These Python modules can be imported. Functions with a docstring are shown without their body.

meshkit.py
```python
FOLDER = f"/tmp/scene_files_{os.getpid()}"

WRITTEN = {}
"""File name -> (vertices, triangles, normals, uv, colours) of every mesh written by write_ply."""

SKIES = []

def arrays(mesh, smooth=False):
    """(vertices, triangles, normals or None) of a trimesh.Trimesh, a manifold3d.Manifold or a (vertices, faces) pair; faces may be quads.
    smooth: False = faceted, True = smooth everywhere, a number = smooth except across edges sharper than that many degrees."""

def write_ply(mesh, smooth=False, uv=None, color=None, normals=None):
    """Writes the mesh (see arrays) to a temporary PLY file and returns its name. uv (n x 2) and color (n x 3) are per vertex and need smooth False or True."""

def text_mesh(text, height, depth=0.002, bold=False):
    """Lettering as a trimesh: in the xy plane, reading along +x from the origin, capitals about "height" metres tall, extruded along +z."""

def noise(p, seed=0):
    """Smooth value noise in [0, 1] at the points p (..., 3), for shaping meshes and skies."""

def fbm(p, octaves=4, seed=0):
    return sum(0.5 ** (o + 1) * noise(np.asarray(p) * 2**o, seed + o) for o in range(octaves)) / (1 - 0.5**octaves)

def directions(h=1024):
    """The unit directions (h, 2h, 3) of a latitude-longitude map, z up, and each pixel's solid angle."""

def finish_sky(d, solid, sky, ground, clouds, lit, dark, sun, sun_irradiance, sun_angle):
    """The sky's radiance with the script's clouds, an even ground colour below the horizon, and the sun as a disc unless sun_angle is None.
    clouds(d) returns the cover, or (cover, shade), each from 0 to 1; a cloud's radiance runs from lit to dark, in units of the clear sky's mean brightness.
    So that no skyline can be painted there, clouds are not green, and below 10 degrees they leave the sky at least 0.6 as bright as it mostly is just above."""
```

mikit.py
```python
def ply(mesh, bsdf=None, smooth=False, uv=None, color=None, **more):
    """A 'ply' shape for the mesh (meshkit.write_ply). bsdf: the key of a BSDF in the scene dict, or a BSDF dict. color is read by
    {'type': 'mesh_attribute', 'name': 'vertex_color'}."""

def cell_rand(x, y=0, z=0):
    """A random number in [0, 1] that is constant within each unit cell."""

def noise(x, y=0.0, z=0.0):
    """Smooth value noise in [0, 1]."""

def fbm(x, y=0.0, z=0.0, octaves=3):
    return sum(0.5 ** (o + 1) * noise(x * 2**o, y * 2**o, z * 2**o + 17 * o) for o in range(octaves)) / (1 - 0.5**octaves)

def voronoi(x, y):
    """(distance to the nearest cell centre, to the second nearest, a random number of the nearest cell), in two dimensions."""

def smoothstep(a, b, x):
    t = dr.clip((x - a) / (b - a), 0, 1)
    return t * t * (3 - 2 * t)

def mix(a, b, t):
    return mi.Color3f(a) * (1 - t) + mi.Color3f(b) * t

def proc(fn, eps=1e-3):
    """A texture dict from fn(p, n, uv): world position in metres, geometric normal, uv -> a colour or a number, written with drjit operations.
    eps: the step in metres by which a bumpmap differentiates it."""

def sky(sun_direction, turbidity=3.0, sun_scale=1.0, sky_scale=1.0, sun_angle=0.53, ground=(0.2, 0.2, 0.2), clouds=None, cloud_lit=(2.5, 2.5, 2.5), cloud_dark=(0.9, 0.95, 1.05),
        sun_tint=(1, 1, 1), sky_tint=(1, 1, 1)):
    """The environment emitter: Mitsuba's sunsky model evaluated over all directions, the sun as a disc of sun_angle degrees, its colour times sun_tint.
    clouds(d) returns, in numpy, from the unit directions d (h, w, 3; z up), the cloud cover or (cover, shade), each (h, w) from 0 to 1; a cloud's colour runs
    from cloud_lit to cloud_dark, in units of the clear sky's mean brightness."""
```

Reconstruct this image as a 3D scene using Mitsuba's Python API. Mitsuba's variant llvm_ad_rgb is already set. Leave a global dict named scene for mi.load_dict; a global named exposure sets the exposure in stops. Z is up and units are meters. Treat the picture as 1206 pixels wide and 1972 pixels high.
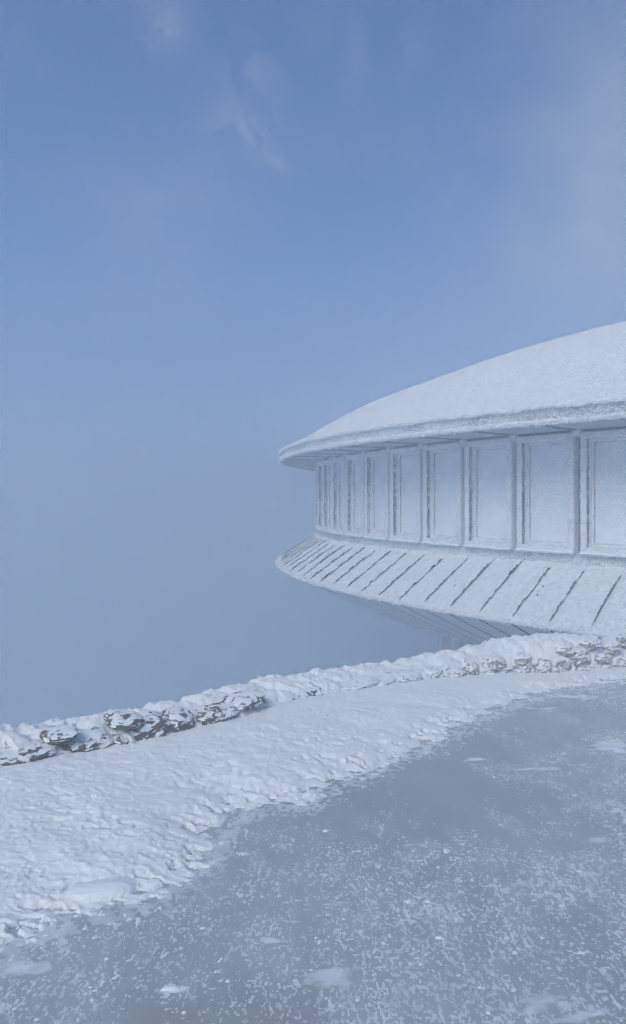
import math
import numpy as np
import trimesh
import drjit as dr
import mitsuba as mi
import mikit
import meshkit

scene, labels = {}, {}
ST = mi.ScalarTransform4f
EYE = 1.6
F = 1410.0                       # focal length in photograph pixels (1206 x 1972)

# ------------------------------------------------------------------ camera
scene['camera'] = {
    'type': 'perspective', 'fov_axis': 'x', 'fov': math.degrees(2 * math.atan(603 / F)),
    'near_clip': 0.05, 'far_clip': 5000.0,
    'principal_point_offset_y': 24.5 / 1972,
    'to_world': ST().look_at(origin=[0, 0, EYE], target=[0, 1, EYE], up=[0, 0, 1]),
    'medium': {'type': 'ref', 'id': 'fog_air'},
}

# ------------------------------------------------------------------ light: sky, veiled low sun, thin cirrus
SUN = np.array([-0.42, -0.75, 0.68])
# streaks of cirrus: azimuth and elevation tangents (x 1410), length, width, lean from the vertical, amount
WISPS = [(-303, 917, 50, 38, .5, .22), (-270, 925, 60, 20, -.3, .16), (-85, 826, 60, 14, .62, .24), (-148, 722, 50, 38, .7, .36), (-110, 690, 60, 26, .7, .14), (-63, 648, 24, 9, 1.2, .24),
         (82, 845, 62, 15, 0, .18), (195, 862, 44, 17, -.25, .20), (560, 520, 150, 120, -.7, .72), (268, 580, 40, 18, -.3, .20), (587, 775, 230, 130, 0, .45), (-213, 600, 90, 60, 1.0, .22), (-330, 500, 120, 80, .8, .18)]


def cirrus(d):
    n1 = meshkit.fbm(d * np.array([9, 9, 16]), 5, 3)
    e = np.stack([d[..., 0] * .94 + d[..., 2] * .34, d[..., 1], d[..., 0] * .34 - d[..., 2] * .94], -1)
    n2 = meshkit.fbm(e * np.array([70, 16, 20]) + n1[..., None] * 5, 5, 9)
    n3 = meshkit.fbm(e * np.array([15, 10, 9]) + n1[..., None] * 2, 4, 19)
    cover = 0.12 * np.clip((n1 - .48) / .25, 0, 1) * np.clip(.2 + 2.2 * (n2 - .35), 0, 1.2)
    y = np.maximum(d[..., 1], 1e-3)
    front = d[..., 1] > .2
    az, el = F * d[..., 0] / y + 46 * (n3 - .5) + 40 * (n2 - .5), F * d[..., 2] / y + 60 * (n1 - .5) + 30 * (n2 - .5)
    for cx, cy, ln, wd, lean, a in WISPS:
        u = (az - cx) * math.cos(lean) + (el - cy) * math.sin(lean)
        v = -(az - cx) * math.sin(lean) + (el - cy) * math.cos(lean)
        g = np.exp(-.5 * ((u / wd) ** 2 + (v / ln) ** 2))
        fleece = np.clip(.25 + 2.4 * (n2 - .36), 0, 1.2) if wd < 50 else np.clip(.60 + .9 * (n3 - .45) + .3 * (n2 - .45), 0, 1)
        cover = cover + front * a * g * fleece
    return np.clip(cover, 0, .85), np.clip(.3 + .6 * (n2 - .5), 0, 1)


scene['sky'] = mikit.sky(SUN.tolist(), turbidity=4.5, sun_scale=0.46, sky_scale=0.44, sun_angle=32, ground=(.5, .52, .55),
                         clouds=cirrus, cloud_lit=(2.1, 2.4, 2.9), cloud_dark=(1.5, 1.8, 2.25),
                         sun_tint=(.85, .97, 1.15), sky_tint=(.35, .70, 1.16))
exposure = 2.42

# ------------------------------------------------------------------ air: freezing fog in one closed box
FOG = 0.047
scene['fog_air'] = {'type': 'homogeneous', 'albedo': {'type': 'rgb', 'value': [.895, .955, .997]}, 'sigma_t': FOG, 'phase': {'type': 'hg', 'g': .45}}
scene['haze'] = {'type': 'cube', 'to_world': ST().translate([0, 0, (7.9 - 150) / 2]).scale([260, 260, (7.9 + 150) / 2]),
                 'bsdf': {'type': 'null'}, 'interior': {'type': 'ref', 'id': 'fog_air'}}
labels['haze'] = {'kind': 'stuff', 'label': 'pale blue freezing fog hanging over the mountain top', 'category': 'fog'}

# ------------------------------------------------------------------ materials
N, FBM, SS, MIX = mikit.noise, mikit.fbm, mikit.smoothstep, mikit.mix


def two(b):
    return {'type': 'twosided', 'bsdf': b}


def diffuse(c):
    return {'type': 'diffuse', 'reflectance': c}


def bump(b, fn, eps=.002):
    return {'type': 'bumpmap', 'arbitrary': mikit.proc(fn, eps), 'scale': 1.0, 'bsdf': b}


def rgb(*c):
    return {'type': 'rgb', 'value': list(c)}


def rime_bump(p, n, uv):
    return .024 * FBM(p.x * 46, p.y * 46, p.z * 34, 2)


def snow_bump(p, n, uv):
    return .009 * FBM(p.x * 70, p.y * 90, p.z * 80, 3)


def rime_on_metal(p, n, uv):
    m = SS(.38, .62, FBM(p.x * 90, p.y * 90, p.z * 70, 2) + .34 * (FBM(p.x * 1.7, p.y * 1.7, p.z * 3, 2) - .42))
    return MIX((.30, .32, .35), (.66, .70, .75), m)


def rime_on_bronze(p, n, uv):
    m = SS(.30, .70, FBM(p.x * 60, p.y * 60, p.z * 16, 2) + .40 * (N(p.x * 2, p.y * 2, p.z * 1.4) - .60))
    return MIX((.18, .16, .15), (.50, .53, .57), m)


def frost_pane(p, n, uv):
    g = FBM(p.x * 85, p.y * 85, p.z * 60, 2)
    big = FBM(p.x * 3, p.y * 3, p.z * 2.2, 3)
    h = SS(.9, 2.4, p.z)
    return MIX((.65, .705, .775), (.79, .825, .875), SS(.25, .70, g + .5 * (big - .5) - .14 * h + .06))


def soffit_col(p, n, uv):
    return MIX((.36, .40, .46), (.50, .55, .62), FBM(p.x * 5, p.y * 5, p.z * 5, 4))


def stone_dark(p, n, uv):
    m = SS(.52, .61, .86 * FBM(p.x * 30, p.y * 30, p.z * 34, 4) + .20 * n.z + .02)
    base = MIX((.085, .074, .068), (.19, .165, .15), FBM(p.x * 45, p.y * 45, p.z * 45, 3))
    return MIX(base, (.80, .83, .86), m)


def stone_rimed(p, n, uv):
    u = p.x * 40 + p.z * 30
    m = SS(.42, .54, .80 * FBM(u, p.y * 34, p.z * 70 - p.x * 24, 3) + .18 * n.z + .06)
    base = MIX((.24, .23, .22), (.38, .365, .35), FBM(p.x * 30, p.y * 30, p.z * 30, 2))
    return MIX(base, (.80, .83, .86), m)


# frost on the ice: where it lies thick (x, y, radius x, radius y, amount)
FROST = ((.05, 2.35, 1.5, .55, .55), (1.55, 2.45, .45, .5, .40), (-.9, 2.6, .5, .35, .25), (.05, 3.0, .35, .35, .45), (.30, 3.35, .28, .3, .40),
         (1.95, 4.3, .5, 1.1, .55), (1.25, 3.1, .5, .4, .40), (.75, 3.75, .6, .45, -.30), (2.2, 6.0, .7, .5, .35), (.95, 2.9, .5, .4, .35))


PATCHES = ((-.15, 2.65, .05, .022), (1.38, 4.35, .15, .06), (.105, 2.88, .05, .05), (.065, 2.45, .10, .05), (1.34, 3.44, .06, .05), (1.98, 4.72, .22, .22), (1.57, 3.68, .08, .2), (.79, 2.31, .16, .09),
           (2.15, 5.92, .32, .10), (1.75, 5.6, .14, .05), (1.0, 4.5, .08, .04), (-.45, 2.4, .06, .03), (2.3, 6.4, .5, .12), (-1.0, 2.5, .16, .06))


def frost_amount(x, y, exp):
    a = .16
    for cx, cy, rx, ry, k in FROST:
        u, v = (x - cx) / rx, (y - cy) / ry
        a = a + k * exp(-(u * u + v * v))
    return a


def ice_col(p, n, uv):
    wx = p.x + .020 * N(p.x * 11, p.y * 7, 3) + .012 * N(p.x * 42, p.y * 26, 5)
    big = FBM(p.x * 1.1 + 5, p.y * .9, 0, 3)
    veil = SS(.30, .74, FBM(p.x * 1.9, p.y * 1.2, 3, 4))
    base = MIX((.315, .34, .36), (.36, .39, .415), veil)
    base = MIX(base, (.25, .25, .235), .5 * SS(.55, .75, big))
    clus = FBM(p.x * 2.4, p.y * 1.9, 8, 3) - .5
    fine = FBM(p.x * 12, p.y * 8, 17, 3) - .5
    a = frost_amount(p.x, p.y, dr.exp) + 2.0 * clus + 1.5 * fine
    # short wavering ripples of frost, blown along the terrace
    rid = 1 - dr.abs(2 * N(wx * 40, p.y * 11, 1) - 1)
    blob = FBM(wx * 96, p.y * 58, 6, 4)
    film = SS(.80, .93, rid * .36 + blob * .78 + .13 * (a - .4)) * SS(.12, .60, a)
    fleck = SS(.69 - .10 * a, .75 - .10 * a, FBM(wx * 120, p.y * 74, 4, 3)) * SS(-.1, .3, a)
    haze_film = .15 * SS(.40, .90, FBM(p.x * 9, p.y * 5, 13, 5) + .35 * (a - .45))
    # wind-packed patches
    pat = .75 * (FBM(p.x * 13 + p.y * 4, p.y * 26 - p.x * 7, 23, 5) - .5) * 2.4
    patch = mi.Float(0)
    for cx, cy, rx, ry in PATCHES:
        u, v = (p.x - cx) / rx, (p.y - cy) / ry
        patch = dr.maximum(patch, SS(.45, 1.05, dr.exp(-(u * u + v * v)) + pat))
    rim = mi.Float(9)
    for (ax, ay), (bx, by) in zip(EDGE[2:-2:2], EDGE[4::2]):
        ux, uy = float(bx - ax), float(by - ay)
        h = dr.clip(((p.x - ax) * ux + (p.y - ay) * uy) / (ux * ux + uy * uy), 0, 1)
        rim = dr.minimum(rim, dr.sqrt(dr.square(p.x - ax - h * ux) + dr.square(p.y - ay - h * uy)))
    feather = SS(.56, .72, FBM(p.x * 46, p.y * 34, 41, 4) + .26 * (1 - rim / .09)) * SS(.20, .02, rim)
    film = dr.maximum(film, feather * .7)
    m = dr.maximum(dr.maximum(film * .9, haze_film), dr.maximum(fleck * .75, 1.0 * patch)) * (.45 + 1.0 * FBM(p.x * 17, p.y * 12, 31, 2))
    return MIX(base, (.66, .70, .745), m)


def ice_rough(p, n, uv):
    return .20 + .20 * FBM(p.x * 5, p.y * 5, 6, 3)


def ice_bump(p, n, uv):
    return .006 * FBM(p.x * 11, p.y * 6, 2, 2) + .0016 * N(p.x * 60, p.y * 34, 3)


SNOW = (.83, .855, .88)
scene['mat_snow'] = two(bump(diffuse(rgb(*SNOW)), snow_bump))
scene['mat_rime'] = two(bump(diffuse(mikit.proc(lambda p, n, uv: MIX((.62, .66, .715), (.80, .83, .87), SS(.22, .62, FBM(p.x * 60, p.y * 60, p.z * 44, 2))))), rime_bump))
scene['mat_rime_plain'] = two(diffuse(rgb(.77, .80, .84)))
scene['mat_rimed_metal'] = two(diffuse(mikit.proc(rime_on_metal)))
scene['mat_bronze'] = two(diffuse(mikit.proc(rime_on_bronze)))
scene['mat_dark'] = two({'type': 'roughplastic', 'diffuse_reflectance': rgb(.07, .07, .075), 'alpha': .4})
scene['mat_shade_line'] = two(diffuse(mikit.proc(lambda p, n, uv: MIX((.40, .425, .46), (.62, .655, .70), SS(.3, .7, FBM(p.x * 12, p.y * 12, p.z * 7, 3))))))  # grey that paints the shade line round each pane
scene['mat_bead'] = two({'type': 'roughplastic', 'diffuse_reflectance': rgb(.26, .23, .20), 'alpha': .3})
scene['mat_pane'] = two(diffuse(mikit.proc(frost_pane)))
scene['mat_frame'] = two(diffuse(mikit.proc(lambda p, n, uv: MIX((.50, .53, .575), (.73, .765, .81), SS(.28, .58, FBM(p.x * 70, p.y * 70, p.z * 50, 2) + .18 * (N(p.x * 6, p.y * 6, p.z * 4) - .4))))))
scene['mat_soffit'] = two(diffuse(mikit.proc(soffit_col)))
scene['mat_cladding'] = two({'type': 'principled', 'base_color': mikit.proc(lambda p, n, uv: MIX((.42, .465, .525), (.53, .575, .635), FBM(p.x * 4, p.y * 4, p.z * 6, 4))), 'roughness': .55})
scene['mat_rib'] = two(diffuse(mikit.proc(lambda p, n, uv: MIX((.24, .25, .265), (.62, .66, .71), SS(.50, .72, FBM(p.x * 9, p.y * 9, p.z * 9, 3) + .1 * (N(p.x * 60, p.y * 60, p.z * 60) - .5))))))
scene['mat_stone_dark'] = two(diffuse(mikit.proc(stone_dark)))
scene['mat_stone_rimed'] = two(diffuse(mikit.proc(stone_rimed)))
scene['mat_ice'] = two(bump({'type': 'principled', 'base_color': mikit.proc(ice_col), 'roughness': mikit.proc(ice_rough), 'specular': .5}, ice_bump, .003))


# ------------------------------------------------------------------ mesh helpers
def grid_faces(m, n, wrap=False):
    i, j = np.meshgrid(np.arange(m - 1), np.arange(n if wrap else n - 1), indexing='ij')
    j2 = (j + 1) % n
    a, b, c, d = i * n + j, i * n + j2, (i + 1) * n + j2, (i + 1) * n + j
    return np.vstack([np.stack([a, b, c], -1).reshape(-1, 3), np.stack([a, c, d], -1).reshape(-1, 3)])


def grid(P, wrap=False):
    m, n = P.shape[:2]
    return P.reshape(-1, 3), grid_faces(m, n, wrap)


def join(parts):
    vs, fs, at = [], [], 0
    for v, f in parts:
        vs.append(v)
        fs.append(f + at)
        at += len(v)
    return np.vstack(vs), np.vstack(fs)


def put(key, mesh, mat, smooth=True):
    scene[key] = mikit.ply(mesh, mat, smooth=smooth)
    return key


def tag(key, **kw):
    labels[key] = kw


def ss(a, b, x):
    t = np.clip((x - a) / (b - a), 0, 1)
    return t * t * (3 - 2 * t)


def fb(P, s, o=3, seed=0):
    return meshkit.fbm(P / np.asarray(s, float), o, seed) - .5


def fb2(x, y, sx, sy, o=3, seed=0):
    return meshkit.fbm(np.stack([x / sx, y / sy, np.zeros_like(x)], -1), o, seed)


# ------------------------------------------------------------------ the round observatory building
C = np.array([14.135, 19.036, 0.0])
R, NMOD = 14.0, 88
DTH = 2 * math.pi / NMOD
PH = 3.9958
KS = range(-7, 13)                                    # the window bays that face this way
T0, T1 = 3.74, 4.86                                   # the finely built arc
THS = np.r_[np.arange(T0, T1, .0016), np.arange(T1, T0 + 2 * math.pi, .03)]
B = 'observatory_building'
tag(B, label='round disc-shaped observatory hall crusted in white rime with a ring of frosted windows', category='building')


def cyl(r, th, z):
    r, th, z = np.broadcast_arrays(r, th, z)
    return np.stack([C[0] + r * np.sin(th), C[1] + r * np.cos(th), z], -1)


def dense(pts, step):
    pts = np.asarray(pts, float)
    out = [pts[:1]]
    for a, b, s in zip(pts[:-1], pts[1:], np.broadcast_to(step, (len(pts) - 1,))):
        n = max(1, int(math.ceil(np.linalg.norm(b - a) / s)))
        out.append(a + (b - a) * (np.arange(1, n + 1) / n)[:, None])
    return np.vstack(out)


def lathe(prof, ths, disp=None, wrap=False):
    prof = np.asarray(prof, float)
    t = np.gradient(prof, axis=0)
    nrm = np.stack([-t[:, 1], t[:, 0]], -1)
    nrm /= np.linalg.norm(nrm, axis=1, keepdims=True) + 1e-12
    P = cyl(prof[:, :1], ths[None], prof[:, 1:])
    if disp is not None:
        d = disp(P, ths[None], prof)
        nv = np.stack([nrm[:, :1] * np.sin(ths)[None], nrm[:, :1] * np.cos(ths)[None], np.broadcast_to(nrm[:, 1:], P.shape[:2])], -1)
        P = P + nv * d[..., None]
    return grid(P, wrap)


def rime(P):
    """height of feathery rime, in metres"""
    Q = P @ np.array([[1, 0, .35], [0, 1, .2], [-.5, .25, 1]])
    return .040 * fb(Q, (.05, .05, .085), 3, 1) + .030 * fb(P, .35, 2, 5)


# roof: its curved shell under rime, from the eave to the apex
roof_d = np.array([0, .2, .5, 1, 1.8, 3, 5, 8, 11.5, 14.9])
roof_z = np.array([2.755, 2.865, 3.02, 3.31, 3.725, 4.19, 4.89, 5.63, 6.36, 7.0])
dd = np.r_[np.arange(0, 4.2, .026), np.arange(4.2, 9, .06), np.arange(9, 14.9, .3), 14.9]
from scipy.interpolate import PchipInterpolator
rprof = np.stack([14.957 - dd, PchipInterpolator(roof_d, roof_z)(dd)], -1)


def roof_disp(P, th, prof):
    seam = np.cos((th - PH) * 2 * math.pi / (DTH / 2))
    return -(rime(P) + .012 * np.clip(seam, .3, 1) * ss(.2, 1.2, 14.957 - prof[:, :1]) * (fb(P, 1.3, 2, 8) + .6) + .02 * fb(P, .12, 2, 12))


put(B + '__roof', lathe(rprof, THS, roof_disp, True), 'mat_rime')
tag(B + '__roof', label='low conical roof under an even crust of white rime')
# fascia band round the eave
fprof = dense([(14.93, 2.745), (14.955, 2.74), (14.965, 2.60), (14.93, 2.535)], .02)
put(B + '__fascia', lathe(fprof[::-1], THS, lambda P, t, p: -.012 * fb(P, .03, 2, 3), True), 'mat_rimed_metal')
ang = np.linspace(0, 2 * math.pi, 13)
lip = np.stack([14.962 + .026 * np.cos(ang), 2.568 + .032 * np.sin(ang)], -1)
put(B + '__gutter', lathe(lip, THS, lambda P, t, p: -(.028 * fb(P, (.035, .035, .05), 3, 4) + .03 * fb(P, .22, 2, 6)), True), 'mat_rime_plain')
drip = np.stack([14.966 + .022 * np.cos(ang), 2.758 + .020 * np.sin(ang)], -1)
put(B + '__drip_edge', lathe(drip, THS, lambda P, t, p: -(.028 * fb(P, (.03, .03, .05), 3, 14) + .035 * fb(P, .2, 2, 16)), True), 'mat_rime_plain')


def tufts(th, r, z, length, wid, dirs, rng, sides=4):
    """feathers of rime: small tapered cones rooted at (th, r, z)"""
    n = len(th)
    base = cyl(r, th, z)
    out = np.stack([np.sin(th), np.cos(th), 0 * th], -1)
    tan = np.stack([np.cos(th), -np.sin(th), 0 * th], -1)
    d = out * dirs[:, :1] + tan * dirs[:, 1:2] + np.array([0, 0, 1.0]) * dirs[:, 2:]
    d /= np.linalg.norm(d, axis=1, keepdims=True)
    a = np.cross(d, np.array([.3, .2, .93]))
    a /= np.linalg.norm(a, axis=1, keepdims=True)
    b = np.cross(d, a)
    k = np.arange(sides) * 2 * math.pi / sides
    ring = base[:, None] - d[:, None] * .01 + wid[:, None, None] * (np.cos(k)[None, :, None] * a[:, None] + np.sin(k)[None, :, None] * b[:, None])
    mid = ring * .65 + (base + .6 * d * length[:, None])[:, None] * .35 + d[:, None] * length[:, None, None] * .25
    tip = base + d * length[:, None]
    V = np.concatenate([ring, mid, tip[:, None]], 1)
    m = 2 * sides + 1
    f = []
    for i in range(sides):
        j = (i + 1) % sides
        f += [(i, j, sides + j), (i, sides + j, sides + i), (sides + i, sides + j, 2 * sides)]
    return V.reshape(-1, 3), (np.array(f)[None] + (np.arange(n) * m)[:, None, None]).reshape(-1, 3)


def fringe(seed, n, r, z, rs, zs, ln, wd, dmean, spread):
    rng = np.random.default_rng(seed)
    th = rng.uniform(T0, T1, n)
    gate = meshkit.fbm(np.stack([th * 60, 0 * th, 0 * th], -1), 3, seed)
    L = ln * (.35 + 1.1 * gate) * rng.uniform(.5, 1.2, n)
    D = np.asarray(dmean) + rng.normal(0, spread, (n, 3))
    return tufts(th, r + rng.normal(0, rs, n), z + rng.normal(0, zs, n), L, wd * rng.uniform(.6, 1.3, n), D, rng)


put(B + '__drip_edge__rime_fringe', fringe(11, 5200, 14.980, 2.756, .010, .010, .052, .009, (.6, .45, -1.0), .35), 'mat_rime_plain', False)
labels[B + '__drip_edge__rime_fringe'] = {'kind': 'stuff', 'label': 'ragged fringe of rime feathers along the roof edge'}
put(B + '__gutter__rime_fringe', fringe(12, 5200, 14.980, 2.568, .010, .018, .040, .009, (.9, .5, -.6), .35), 'mat_rime_plain', False)
labels[B + '__gutter__rime_fringe'] = {'kind': 'stuff'}
# soffit and its battens
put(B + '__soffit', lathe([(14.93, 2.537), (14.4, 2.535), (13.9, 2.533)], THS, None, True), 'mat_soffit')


def box_curved(r0, r1, th0, th1, z0, z1, nr=2, nt=2, nz=2, noise=0.0, seed=0):
    """a closed box in cylinder coordinates, finely divided, with noise"""
    u = [np.linspace(0, 1, k) for k in (nr, nt, nz)]
    parts = []
    for ax in range(3):
        for side in (0, 1):
            o = [k for k in range(3) if k != ax]
            A, Bm = np.meshgrid(u[o[0]], u[o[1]], indexing='ij')
            q = [None] * 3
            q[o[0]], q[o[1]], q[ax] = A, Bm, np.full_like(A, side)
            parts.append(grid(cyl(r0 + (r1 - r0) * q[0], th0 + (th1 - th0) * q[1], z0 + (z1 - z0) * q[2])))
    v, f = join(parts)
    m = trimesh.Trimesh(v, f, process=False)
    m.merge_vertices(digits_vertex=6)
    v, f = np.array(m.vertices), np.array(m.faces)
    if noise:
        c = np.stack([fb(v, .035, 2, seed + k) for k in range(3)], -1)
        v = v + noise * 2 * c
    return v, f


def name(base, i):
    return base if i == 0 else f'{base}_{i:03d}'


def num(i):
    return '' if i == 0 else f'_{i:03d}'


# the wall drum behind the windows
wprof = dense([(14.02, .70), (14.0, .76), (13.985, .86), (13.89, .868), (13.89, 2.53)], .02)[::-1]


def wall_disp(P, th, prof):
    low = ss(.95, .84, P[..., 2])
    return .05 * low * (fb(P, (.05, .05, .04), 3, 21) + .2) + .008 * fb(P, .05, 2, 22)


put(B + '__wall', lathe(wprof, THS, wall_disp, True), 'mat_rimed_metal')

# windows: one per bay
ZB, ZT = .866, 2.520


def ring(prof, hw, z0, z1, place, amp=0.0, seed=0, step=.022):
    """a moulding (offset outwards from the opening, height over it) swept round the opening"""
    nx, nz = int(2 * hw / step), int((z1 - z0) / step)
    fr = [(k / nx, 0) for k in range(nx)]
    P = []
    for a, n in prof:
        x0, x1, y0, y1 = -hw - a, hw + a, z0 - a, z1 + a
        tx, tz = np.arange(nx) / nx, np.arange(nz) / nz
        x = np.r_[x0 + (x1 - x0) * tx, np.full(nz, x1), x1 - (x1 - x0) * tx, np.full(nz, x0)]
        z = np.r_[np.full(nx, y0), y0 + (y1 - y0) * tz, np.full(nx, y1), y1 - (y1 - y0) * tz]
        P.append(np.stack([x, np.full_like(x, n), z], -1))
    P = np.array(P)
    W = place(P)
    if amp:
        W = W + amp * np.stack([fb(W, (.03, .03, .045), 3, seed + k) for k in range(3)], -1) * 2
    return grid(W, True)


widx = 0
for k in KS:
    thc = PH + (k + .5) * DTH
    nrm = np.array([math.sin(thc), math.cos(thc), 0])
    tan = np.array([math.cos(thc), -math.sin(thc), 0])         # towards larger angle: the left, seen from outside
    org = C + nrm * (R * math.cos(DTH / 2))

    def place(P, org=org, nrm=nrm, tan=tan):
        return org + P[..., :1] * -tan + P[..., 1:2] * nrm + P[..., 2:] * np.array([0, 0, 1.0])
    HW = .355
    z0, z1 = ZB + .10, ZT - .12
    cas = dense([(.012, -.05), (.012, .050), (.024, .068), (.088, .072), (.102, .050), (.102, -.09)], .018)
    key = B + '__window' + num(widx)
    # jamb and head mouldings; the left jamb carries the most rime
    put(key, ring(cas, HW, z0, z1, place, .006, widx * 7), 'mat_frame')
    sash = dense([(-.034, -.095), (-.034, -.062), (-.012, -.054), (.0, -.058), (.005, -.015), (.014, -.008)], .014)
    put(key + '__sash', ring(sash, HW, z0, z1, place, .0035, widx * 7 + 3), 'mat_frame')
    put(key + '__shade_line', ring([(-.044, -.090), (-.044, -.074), (-.033, -.072)], HW, z0, z1, place, .002, 5), 'mat_shade_line')  # shade of the gap between sash and pane, put in as a grey ring
    u, w = np.meshgrid(np.linspace(-HW + .02, HW - .02, 36), np.linspace(z0 + .02, z1 - .02, 76), indexing='ij')
    P = place(np.stack([u, np.full_like(u, -.088), w], -1))
    P = P + nrm * (.014 * fb(P, (.03, .03, .04), 3, 31) * (1.4 - .5 * ss(1.0, 2.3, w)))[..., None]
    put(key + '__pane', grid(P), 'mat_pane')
    # bare bronze reveal on the lee side of the left jamb, with a thin metal bead
    zz = np.linspace(z0 - .005, z1 + .005, 60)
    for nm, x, n0, n1, mat in (('reveal', -HW - .0085, -.05, .052, 'mat_bronze'), ('bead', -HW + .0355, -.086, -.063, 'mat_bead')):
        nn = np.linspace(n0, n1, 4)
        A, Z = np.meshgrid(nn, zz, indexing='ij')
        v, f = grid(place(np.stack([np.full_like(A, x), A, Z], -1)))
        v2, f2 = grid(place(np.stack([np.full_like(A, x - .004), A, Z], -1)))
        put(f'{key}__{nm}', join([(v, f), (v2, f2)]), mat)
    # sill ledge under the frame, thick with rime
    sx, sa = np.linspace(-HW - .10, HW + .10, 44), np.linspace(0, 2 * math.pi, 11)
    A, S = np.meshgrid(sa, sx, indexing='ij')
    P = place(np.stack([S, .045 + .036 * np.cos(A), ZB + .012 + .028 * np.sin(A)], -1))
    P = P + (nrm * (.030 * fb(P, .04, 3, 41) + .01)[..., None]) + np.array([0, 0, 1.0]) * (.030 * fb(P, .04, 3, 43))[..., None]
    put(key + '__sill', grid(P), 'mat_rime_plain')
    # post between this bay and the next, dark bronze with patchy rime; bracket and soffit batten over it
    tp = PH + k * DTH
    put(B + '__post' + num(widx), box_curved(13.88, 13.945, tp - .0024, tp + .0024, .80, 2.531, 2, 3, 80, .006, widx), 'mat_bronze')
    put(B + '__bracket' + num(widx), box_curved(13.96, 14.09, tp - .0036, tp + .0036, 2.43, 2.545, 5, 5, 6, .012, widx), 'mat_rime_plain')
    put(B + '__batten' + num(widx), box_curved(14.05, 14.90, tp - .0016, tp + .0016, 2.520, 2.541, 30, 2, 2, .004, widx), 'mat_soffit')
    widx += 1

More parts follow.
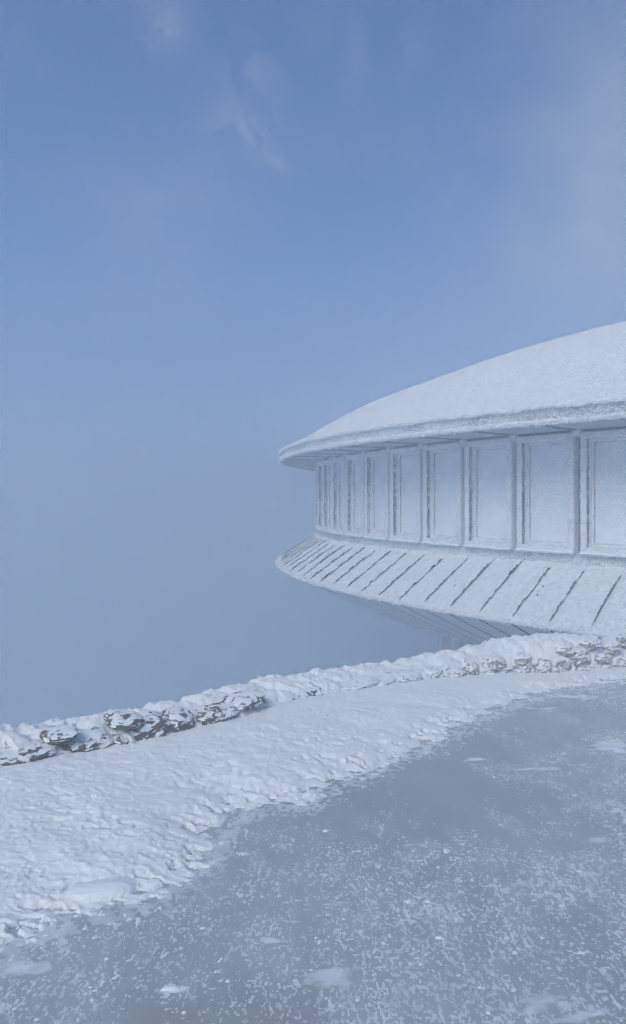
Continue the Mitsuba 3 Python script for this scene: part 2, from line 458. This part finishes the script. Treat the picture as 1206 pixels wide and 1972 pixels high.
# skirt below the windows: rimed panels between standing ribs
SK0, SK1 = np.array([14.015, .715]), np.array([15.045, .022])
sdir = (SK1 - SK0) / np.linalg.norm(SK1 - SK0)
snrm = np.array([-sdir[1], sdir[0]])
slen = float(np.linalg.norm(SK1 - SK0))
put(B + '__skirt', lathe([SK1 - snrm * .012 - sdir * .01, SK0 - snrm * .012], THS, None, True), 'mat_dark')
SEAM0, SD = PH - .010, DTH / 2
sidx = 0
for s in range(2 * KS.start, 2 * KS.stop):
    ta = SEAM0 + s * SD
    th = np.linspace(ta + .0001, ta + SD - .0001, 30)
    t = np.linspace(0, slen, 64)
    q = SK0 + t[:, None] * sdir
    P = cyl(q[:, :1], th[None], q[:, 1:])
    x = (th - ta) * 14.5                                      # metres from the rib on the right (lee) side
    gap = SD * 14.5 - x
    along = ss(.06, .22, t)[:, None] * ss(slen - .04, slen - .22, t)[:, None]
    h = .014 + (1.5 * rime(P) + .016 * fb(P, .06, 2, 52)) * (1 - .93 * np.exp(-(gap / .035) ** 2))[None] + .026 * np.exp(-x / .075)[None] * along * (1 + .8 * fb(P, .2, 2, 55)) - .010 * np.exp(-gap / .03)[None] * along
    h = h * ss(slen + .02, slen - .03, t)[:, None]
    nv = np.stack([snrm[0] * np.sin(th), snrm[0] * np.cos(th), np.full_like(th, snrm[1])], -1)
    P = P + nv[None] * h[..., None]
    put(B + '__skirt__panel' + num(sidx), grid(P), 'mat_rime')
    # the rib: a thin dark blade, bare on the lee side
    rng = np.random.default_rng(500 + s)
    t = np.linspace(.10 + rng.uniform(0, .06), slen - .16 + rng.uniform(-.06, .05), 26)
    hh = .012 + (.010 + .008 * rng.random()) * np.sqrt(np.clip(np.sin(np.linspace(.05, math.pi - .15, 26)), 0, 1)) + .003 * (rng.random(26) - .5)
    q = SK0 + t[:, None] * sdir
    parts = []
    for dth in (-.0004, .0003):
        lo, hi = q - snrm * .012, q + snrm * hh[:, None]
        parts.append(np.stack([cyl(lo[:, 0], ta + dth, lo[:, 1]), cyl(hi[:, 0], ta + dth, hi[:, 1])], 0))
    band = np.concatenate([parts[0], parts[1][::-1]], 0)
    put(B + '__skirt__rib' + num(sidx), grid(band), 'mat_rib')
    sidx += 1
# the rest of the ring, seen by nobody from here, closed with one coarse crust
tc = np.linspace(SEAM0 + 2 * KS.stop * SD, SEAM0 + 2 * KS.start * SD + 2 * math.pi, 160)
put(B + '__skirt__rear_crust', lathe([SK1, (SK0 + SK1) / 2, SK0], tc, lambda P, t, p: .01 + rime(P)), 'mat_rime')
edge = np.stack([15.042 + .020 * np.cos(ang), .012 + .018 * np.sin(ang)], -1)
put(B + '__skirt__edge', lathe(edge, THS, lambda P, t, p: -(.020 * fb(P, .03, 3, 61) + .016 * fb(P, .15, 2, 62)), True), 'mat_rime_plain')
put(B + '__skirt__rime_fringe', fringe(13, 4200, 15.05, .018, .014, .014, .032, .010, (1.0, .4, .2), .45), 'mat_rime_plain', False)
labels[B + '__skirt__rime_fringe'] = {'kind': 'stuff'}

# underside: smooth cladding panels with open joints
uprof = np.array([(15.03, -.005), (14.18, -.395), (13.06, -.89), (11.94, -1.19), (10.35, -1.47)])
ud = dense(uprof, .15)
put(B + '__underside', lathe(np.stack([uprof[:, 0] - .012, uprof[:, 1] + .016], -1), THS, None, True), 'mat_dark')
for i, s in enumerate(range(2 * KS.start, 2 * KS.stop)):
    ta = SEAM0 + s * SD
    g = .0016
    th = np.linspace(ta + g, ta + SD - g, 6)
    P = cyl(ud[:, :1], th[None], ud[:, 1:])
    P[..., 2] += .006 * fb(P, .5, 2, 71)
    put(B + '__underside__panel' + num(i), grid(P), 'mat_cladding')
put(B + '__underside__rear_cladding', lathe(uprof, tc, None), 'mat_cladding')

# the base drum under the disc, with pilasters and dark openings
put(B + '__base', lathe(dense([(10.4, -1.46), (10.4, -9.0)], .4), np.linspace(0, 2 * math.pi, 160), None), 'mat_cladding')
for i, a in enumerate(np.arange(3.9, 5.3, .14)):
    put(B + '__base__pilaster' + num(i), box_curved(10.38, 10.75, a, a + .034, -9.0, -1.40, 3, 3, 20, .01, i), 'mat_rime_plain')
    put(B + '__base__opening' + num(i), box_curved(10.30, 10.43, a + .045, a + .128, -3.4, -1.62, 2, 4, 4), 'mat_dark', False)

# ------------------------------------------------------------------ ground: ice, snow bank, slope


def ground(px, py, z=0.0):
    d = F * (EYE - z) / (np.asarray(py, float) - 961.5)
    return np.stack([(np.asarray(px, float) - 603) / F * d, d], -1)


edge_px = [(-260, 1960), (-120, 1900), (0, 1846), (60, 1822), (110, 1786), (150, 1768), (215, 1760), (262, 1752), (300, 1742), (345, 1732), (372, 1700), (412, 1650), (430, 1618),
           (428, 1592), (470, 1566), (530, 1556), (585, 1556), (640, 1540), (665, 1514), (712, 1492), (760, 1470), (800, 1452), (850, 1428), (885, 1402), (930, 1388), (962, 1362), (1000, 1356),
           (1050, 1336), (1110, 1330), (1150, 1318), (1230, 1312), (1400, 1308)]
EDGE = ground(*np.array(edge_px).T)
# wall: base line of its face and the height of its crest, along the wall from left to right
wall_px = np.array([(-420, 1560), (-200, 1522), (0, 1486), (120, 1461), (270, 1432), (330, 1418), (465, 1388), (600, 1345), (720, 1327), (830, 1311), (930, 1302), (1020, 1300), (1100, 1300), (1206, 1290), (1420, 1278)], float)
hs_at = np.array([.20, .19, .18, .17, .16, .16, .15, .14, .12, .10, .06, .03, .01, .0, .0])
FACE = ground(wall_px[:, 0], wall_px[:, 1], hs_at)
import shapely
sl_edge = shapely.LineString(EDGE)
sl_face = shapely.LineString(FACE)
bank_poly = shapely.Polygon(np.vstack([EDGE, [[9, 6.9]], [[9, 12]], FACE[::-1] + [-.1, .35], [[-8, 1.0]]])).buffer(0)


def stations(step):
    n = int(sl_face.length / step)
    s = np.linspace(0, sl_face.length, n)
    p = np.array([sl_face.interpolate(x).coords[0] for x in s])
    k = max(3, int(.5 / step))
    pad = np.vstack([2 * p[0] - p[k:0:-1], p, 2 * p[-1] - p[-2:-k - 2:-1]])
    ker = np.hanning(2 * k + 1)
    ker /= ker.sum()
    p = np.stack([np.convolve(pad[:, i], ker, 'valid') for i in (0, 1)], -1)
    t = np.gradient(p, axis=0)
    t /= np.linalg.norm(t, axis=1, keepdims=True)
    return s, p, t, np.stack([-t[:, 1], t[:, 0]], -1)       # position, along, towards the back


s_face = np.array([sl_face.project(shapely.Point(p)) for p in FACE])
s_of = lambda x: np.interp(x, FACE[:, 0], s_face)

xs = np.arange(-2.7, 3.9, .0062)
ys = [1.9]
while ys[-1] < 7.4:
    ys.append(ys[-1] + max(.0050, .0019 * ys[-1] ** 1.15))
ys = np.array(ys)
X, Y = np.meshgrid(xs, ys, indexing='ij')
pts = shapely.points(X.ravel(), Y.ravel())
d_edge = shapely.distance(sl_edge, pts).reshape(X.shape)
inside = shapely.contains_xy(bank_poly, X.ravel(), Y.ravel()).reshape(X.shape)
d_face = shapely.distance(sl_face, pts).reshape(X.shape)
sgn = np.where(inside, d_edge, -d_edge)
hs = np.interp(X, FACE[:, 0], hs_at)
frac = np.clip(sgn, 0, None) / (np.clip(sgn, 0, None) + d_face + .05)
clump = fb2(X, Y, .060, .036, 4, 2) - .5
mid = fb2(X, Y, .30, .17, 3, 4) - .5
rag = fb2(X, Y, .16, .10, 3, 6) - .5
grit = fb2(X, Y, .022, .016, 3, 8) - .5
thick = ss(-.06, .36, sgn + .30 * rag)
H = -.012 + .040 * thick + hs * frac ** 1.15 + (.004 + .017 * ss(.40, .05, sgn) * ss(.40, .62, fb2(X, Y, .32, .26, 3, 3))) * clump * ss(-.14, .0, sgn) + .020 * fb2(X, Y, .024, .018, 3, 9) * ss(.16, .0, np.abs(sgn)) - .008 * ss(.16, .0, np.abs(sgn)) + .010 * grit * ss(-.1, .1, sgn) + .04 * mid * ss(0, .4, sgn) * (1 - .6 * ss(.5, 1, frac))
H = np.where(sgn < 0, H - .10 * np.clip(-sgn - .02, 0, .4), H)
# pits near the edge where the ice looks through
pit = meshkit.fbm(np.stack([X / .055, Y / .030, 0 * X], -1), 3, 14)
H -= .045 * ss(.58, .68, pit) * ss(.30, .06, sgn) * ss(-.06, .0, sgn)
H -= .012 * ss(.60, .76, pit) * ss(.2, .4, sgn) * ss(.8, .5, frac) * ss(.4, .6, fb2(X, Y, .6, .4, 2, 15))
# the smooth tongue of snow at the lower left
tg = ground(190, 1722)
tu, tv = X - tg[0], Y - tg[1]
tongue = 1 - (((tu * .96 + tv * .28) / .145) ** 2 + ((-tu * .28 + tv * .96) / .062) ** 2)
H = np.maximum(H, np.where(tongue > -.1, .012 + .034 * np.sqrt(np.clip(tongue, 0, 1)) + .006 * clump, -9))
# loose crumbs and wind-packed bits of snow on the ice
def rank(a):
    q = np.linspace(0, 1, 201)
    return np.interp(a, np.quantile(a[::5, ::5], q), q)


amount = frost_amount(X, Y, np.exp) + 1.3 * (fb2(X, Y, .42, .52, 3, 31) - .5) + 1.5 * (fb2(X, Y, .10, .13, 3, 32) - .5)
warp = .04 * (fb2(X, Y, .11, .15, 2, 30) - .5)
gran = rank(fb2(X + warp, Y, .019, .030, 4, 37) + .10 * (fb2(X, Y, .09, .14, 2, 38) - .5))
cover = np.clip(.0008 + .022 * ss(.25, 1.1, amount), 0, 1) * ss(.02, .30, -sgn) + .10 * ss(.20, -.02, -sgn) * ss(.35, .6, fb2(X, Y, .2, .2, 2, 48)) + .004 * ss(.5, .1, -sgn)
bits = ss(1 - cover, 1 - cover * .55, gran)
slab = np.zeros_like(X)
tat = rank(fb2(X * .96 + Y * .28, Y * .96 - X * .28, .075, .036, 5, 44))
for px, py, rx, ry in ((860, 1640, .02, .03), (440, 1890, .015, .015), (480, 1560, .02, .02), (628, 1602, .018, .018), (1120, 1342, .10, .03), (330, 1905, .03, .02)):
    g = ground(px, py)
    near = np.exp(-(((X - g[0]) / rx) ** 2 + ((Y - g[1]) / ry) ** 2))
    slab = np.maximum(slab, ss(.60, .78, near + .75 * (tat - .5)) * (near > .05))
crumb = np.maximum(.0055 * bits * (.5 + fb2(X, Y, .05, .05, 2, 47)), .006 * slab + .006 * slab * (clump + .3))
Hc = -.0016 + crumb * (.75 + .9 * (fb2(X, Y, .012, .012, 2, 45) - .3))
isbank = sgn > -.10
Hall = np.where(isbank, np.maximum(H, Hc), Hc)
Hall = np.where(d_face < .02, Hall, Hall)
P = np.stack([X, Y, Hall], -1)
v, f = grid(P)
keep = Hall.ravel()[f].max(1) > -.0008
behind = ~(shapely.contains_xy(shapely.Polygon(np.vstack([FACE - [0, -.16], [[9, 9]], [[-8, 9]]])).buffer(0), v[:, 0], v[:, 1]))
keep &= behind[f].all(1)
fb_bank = (isbank.ravel()[f].all(1)) & keep
fb_ice = (~isbank.ravel()[f].all(1)) & keep


def sub(v, f):
    used, inv = np.unique(f, return_inverse=True)
    return v[used], inv.reshape(-1, 3)


put('snow_bank', sub(v, fb_bank_f := f[fb_bank]), 'mat_snow')
tag('snow_bank', kind='structure', label='white wind-packed snow bank along the foot of the stone wall', category='snow')
put('snow_crust', sub(v, f[fb_ice]), 'mat_rime_plain')
tag('snow_crust', kind='stuff', label='scattered crumbs and ripples of wind-blown snow frozen onto the ice', category='snow')

# ice sheet of the terrace: the wall's back line is its far edge
back = FACE + [[-.05, .45]]
ice_poly = shapely.Polygon(np.vstack([back, [[30, 8.5]], [[30, -30]], [[-30, -30]], [[-30, -11]]])).buffer(0)
vv, ff = trimesh.creation.triangulate_polygon(ice_poly, engine='earcut')
put('ice_ground', (np.c_[vv, np.zeros(len(vv))], ff), 'mat_ice', False)
tag('ice_ground', kind='structure', label='grey-blue glazed ice covering the terrace', category='ice')

# mountain side: level under the terrace, then falling away behind the wall into the fog
gx = np.r_[np.linspace(-255, -30, 40), np.linspace(-28, 34, 63), np.linspace(36, 255, 40)]
gy = np.r_[np.linspace(-255, -34, 40), np.linspace(-32, 40, 73), np.linspace(42, 255, 40)]
GX, GY = np.meshgrid(gx, gy, indexing='ij')
tp_ = shapely.points(GX.ravel(), GY.ravel())
far = shapely.distance(shapely.Polygon(np.vstack([back, [[30, 8.5]], [[30, -30]], [[-30, -30]], [[-30, -11]]])).buffer(-.1), tp_).reshape(GX.shape)
GZ = -.35 - np.clip(far - .6, 0, 9) * .55 - np.clip(far - 9.6, 0, 150) * .80 - np.clip(far - 160, 0, 400) * .1 + (meshkit.fbm(np.stack([GX / 7, GY / 7, 0 * GX], -1), 4, 70) - .5) * np.clip(far * .3, 0, 2.5)
GZ = np.maximum(GZ, -148.5)
put('mountain_slope', grid(np.stack([GX, GY, GZ], -1)), 'mat_snow')
tag('mountain_slope', kind='structure', label='snow-covered mountain side dropping away into the fog', category='hill')

# ------------------------------------------------------------------ the low stone wall under snow
W = 'stone_parapet'
tag(W, label='low drystone parapet of dark stones half buried under lumpy snow, edging the icy terrace', category='wall')
crest_px = np.array([(-420, 1512), (-200, 1472), (0, 1440), (60, 1430), (95, 1420), (100, 1392), (165, 1384), (185, 1394), (240, 1380), (285, 1366), (300, 1374), (370, 1364), (420, 1346), (470, 1340), (500, 1330),
                     (560, 1326), (630, 1314), (690, 1292), (740, 1284), (800, 1282), (832, 1267), (870, 1258), (915, 1246), (960, 1240), (975, 1226), (1030, 1219), (1080, 1216), (1135, 1218), (1152, 1231), (1186, 1230),
                     (1206, 1206), (1260, 1196), (1420, 1190)], float)


def crest_z(x):
    fy = np.interp(x, FACE[:, 0], FACE[:, 1]) + .46
    px = 603 + F * x / fy
    return EYE - (np.interp(px, crest_px[:, 0], crest_px[:, 1]) - 961.5) / F * fy - .008


S, PT, TN, BK = stations(.012)
bed = np.interp(PT[:, 0], FACE[:, 0], hs_at)
top = crest_z(PT[:, 0] + .0)
ico = trimesh.creation.icosphere(subdivisions=4)


def stone(center, along, backv, size, seed, tilt=0.0, boxy=.6):
    v = np.array(ico.vertices)
    q = np.sign(v) * np.abs(v) ** boxy
    q = q / np.abs(q).max(0)
    rng = np.random.default_rng(seed)
    q = q + .22 * np.stack([fb(q + rng.uniform(0, 50, 3), .9, 3, seed + k) for k in range(3)], -1) * 2
    q = q + v * (.22 * fb(q, .30, 4, seed + 9))[:, None]
    q = q * np.asarray(size) / 2
    c, s = math.cos(tilt), math.sin(tilt)
    q = np.stack([c * q[:, 0] - s * q[:, 2], q[:, 1], s * q[:, 0] + c * q[:, 2]], -1)
    a3, b3 = np.r_[along, 0], np.r_[backv, 0]
    return np.asarray(center) + q[:, :1] * a3 + q[:, 1:2] * b3 + q[:, 2:] * np.array([0, 0, 1.0]), np.array(ico.faces)


nst = 0
FACES = []


def put_stone(px, py, wpx, hpx, mat, tilt=0.0, proud=.006, depth=.26, boxy=.72, zdrop=0.0):
    """a stone whose visible face is seen about (px, py) in the photograph, wpx by hpx there"""
    global nst
    x = 0.0
    for _ in range(12):                                        # meet the wall face along that direction
        yy = np.interp(x, FACE[:, 0], FACE[:, 1])
        x = (px - 603) / F * yy
    i = int(np.argmin(np.hypot(PT[:, 0] - x, PT[:, 1] - yy)))
    z = EYE - (py - 961.5) / F * yy - zdrop
    h = hpx / F * yy
    z -= .12 * h
    w, h = wpx / F * yy / max(.35, abs(TN[i, 0])) * (.84 if mat == 'mat_stone_dark' else 1.04), hpx / F * yy
    FACES.append((S[i], z, w, h))
    c = np.r_[PT[i] + BK[i] * (depth / 2 - proud), z]
    put(W + '__stone' + num(nst), stone(c, TN[i], BK[i], (w, depth, h), 900 + nst, tilt, boxy), mat)
    nst += 1


D_, R_ = 'mat_stone_dark', 'mat_stone_rimed'
for a in ((58, 1462, 122, 34, D_, .05), (126, 1421, 58, 18, D_, .1), (180, 1436, 90, 34, D_, .12), (234, 1433, 32, 30, D_, .1), (255, 1392, 60, 26, D_, .0), (300, 1408, 84, 62, D_, .06), (356, 1392, 56, 44, D_, .15),
          (430, 1382, 84, 30, D_, .10), (492, 1352, 70, 20, D_, .1), (585, 1350, 110, 26, D_, .10), (690, 1328, 110, 22, R_, .08), (748, 1320, 58, 28, R_, .05), (794, 1309, 60, 28, R_, .05),
          (846, 1302, 36, 30, R_, .0), (882, 1299, 50, 28, R_, .0), (912, 1287, 34, 36, R_, -.2), (960, 1278, 48, 30, R_, .0), (946, 1296, 30, 26, R_, .2), (980, 1292, 40, 26, R_, .1), (1010, 1284, 40, 44, R_, .0),
          (1012, 1268, 36, 18, R_, .1), (1050, 1286, 46, 44, R_, .05), (1072, 1294, 26, 28, R_, -.3), (1092, 1278, 30, 40, R_, -.2), (1130, 1292, 46, 30, R_, .1), (1096, 1250, 36, 28, R_, .2), (1125, 1262, 50, 40, R_, .0),
          (1150, 1240, 44, 26, R_, .15), (1172, 1288, 40, 28, R_, .0), (1168, 1266, 44, 24, R_, .1), (1200, 1280, 36, 28, R_, .0), (1186, 1248, 40, 28, R_, .1), (1250, 1270, 60, 40, R_, .1), (1240, 1236, 56, 36, R_, .0), (-60, 1480, 100, 40, D_, .1)):
    put_stone(*a)
labels[W + '__stone'] = {'label': 'long flat dark stone showing under the snow cap at the left end'}

# cross-section of the snow cap: up the face, over the rounded top, down the back
m = 46
u = np.linspace(0, 1, m)
sec_t = np.interp(u, [0, .18, .34, .52, .72, .86, 1], [.02, .015, .09, .28, .48, .60, .66])
sec_h = np.interp(u, [0, .18, .34, .52, .72, .86, 1], [-.06, .40, .86, 1.0, .92, .55, -.6])
P = np.zeros((m, len(S), 3))
hgt = np.maximum(top - bed, .05)
for i in range(m):
    P[i, :, :2] = PT + BK * sec_t[i]
    P[i, :, 2] = bed + hgt * sec_h[i] if sec_h[i] >= 0 else bed + .5 * sec_h[i] * (1 if u[i] < .5 else 1.6)
# lumps: slabs of snow, one per capping stone, and a soft grain
SL = np.arange(0, S[-1], .30)
rngw = np.random.default_rng(77)
SL = SL + rngw.uniform(-.09, .09, len(SL))
ds = np.abs(S[:, None] - SL[None]).min(1)
face_w = ss(.36, .16, u)[:, None]
out = np.concatenate([-BK, np.zeros((len(BK), 1))], 1)[None]
lump = fb(P, (.16, .16, .09), 3, 81)
grain = fb(P, .035, 3, 84)
hole = .35 * ss(.54, .66, meshkit.fbm(P / np.array([.15, .15, .08]), 3, 91))
ragged = 1.7 * (meshkit.fbm(P / np.array([.07, .07, .05]), 3, 93) - .5)
for s_, z_, w_, h_ in FACES:
    e_ = 1 - ((S[None] - s_) / (.47 * w_)) ** 2 - ((P[..., 2] - z_ + .06 * h_) / (.46 * h_)) ** 2
    hole = np.maximum(hole, ss(-.15, .35, np.maximum(e_, -2) + ragged))
push = face_w * (.05 * lump - .085 * hole + .014)
P = P + out * push[..., None]
P[..., 2] += (1 - face_w) * (.056 * lump + .055 * grain + .03 * fb(P, (.09, .09, .06), 3, 86)) * ss(0, .25, 1 - np.abs(u - .5) * 1.6)[:, None] + .010 * grain
P[..., 2] += ((.014 - .026 * ss(.06, .0, ds))[None] * ss(.2, .4, u)[:, None] * ss(1, .8, u)[:, None])
P = P + out * (face_w * .034 * grain)[..., None]
put(W + '__snow_cap', grid(P), 'mat_snow')
tag(W + '__snow_cap', label='thick lumpy snow and rime lying over the wall top')

for k_, v_ in list(labels.items()):
    labels[k_] = {a: b for a, b in v_.items()}
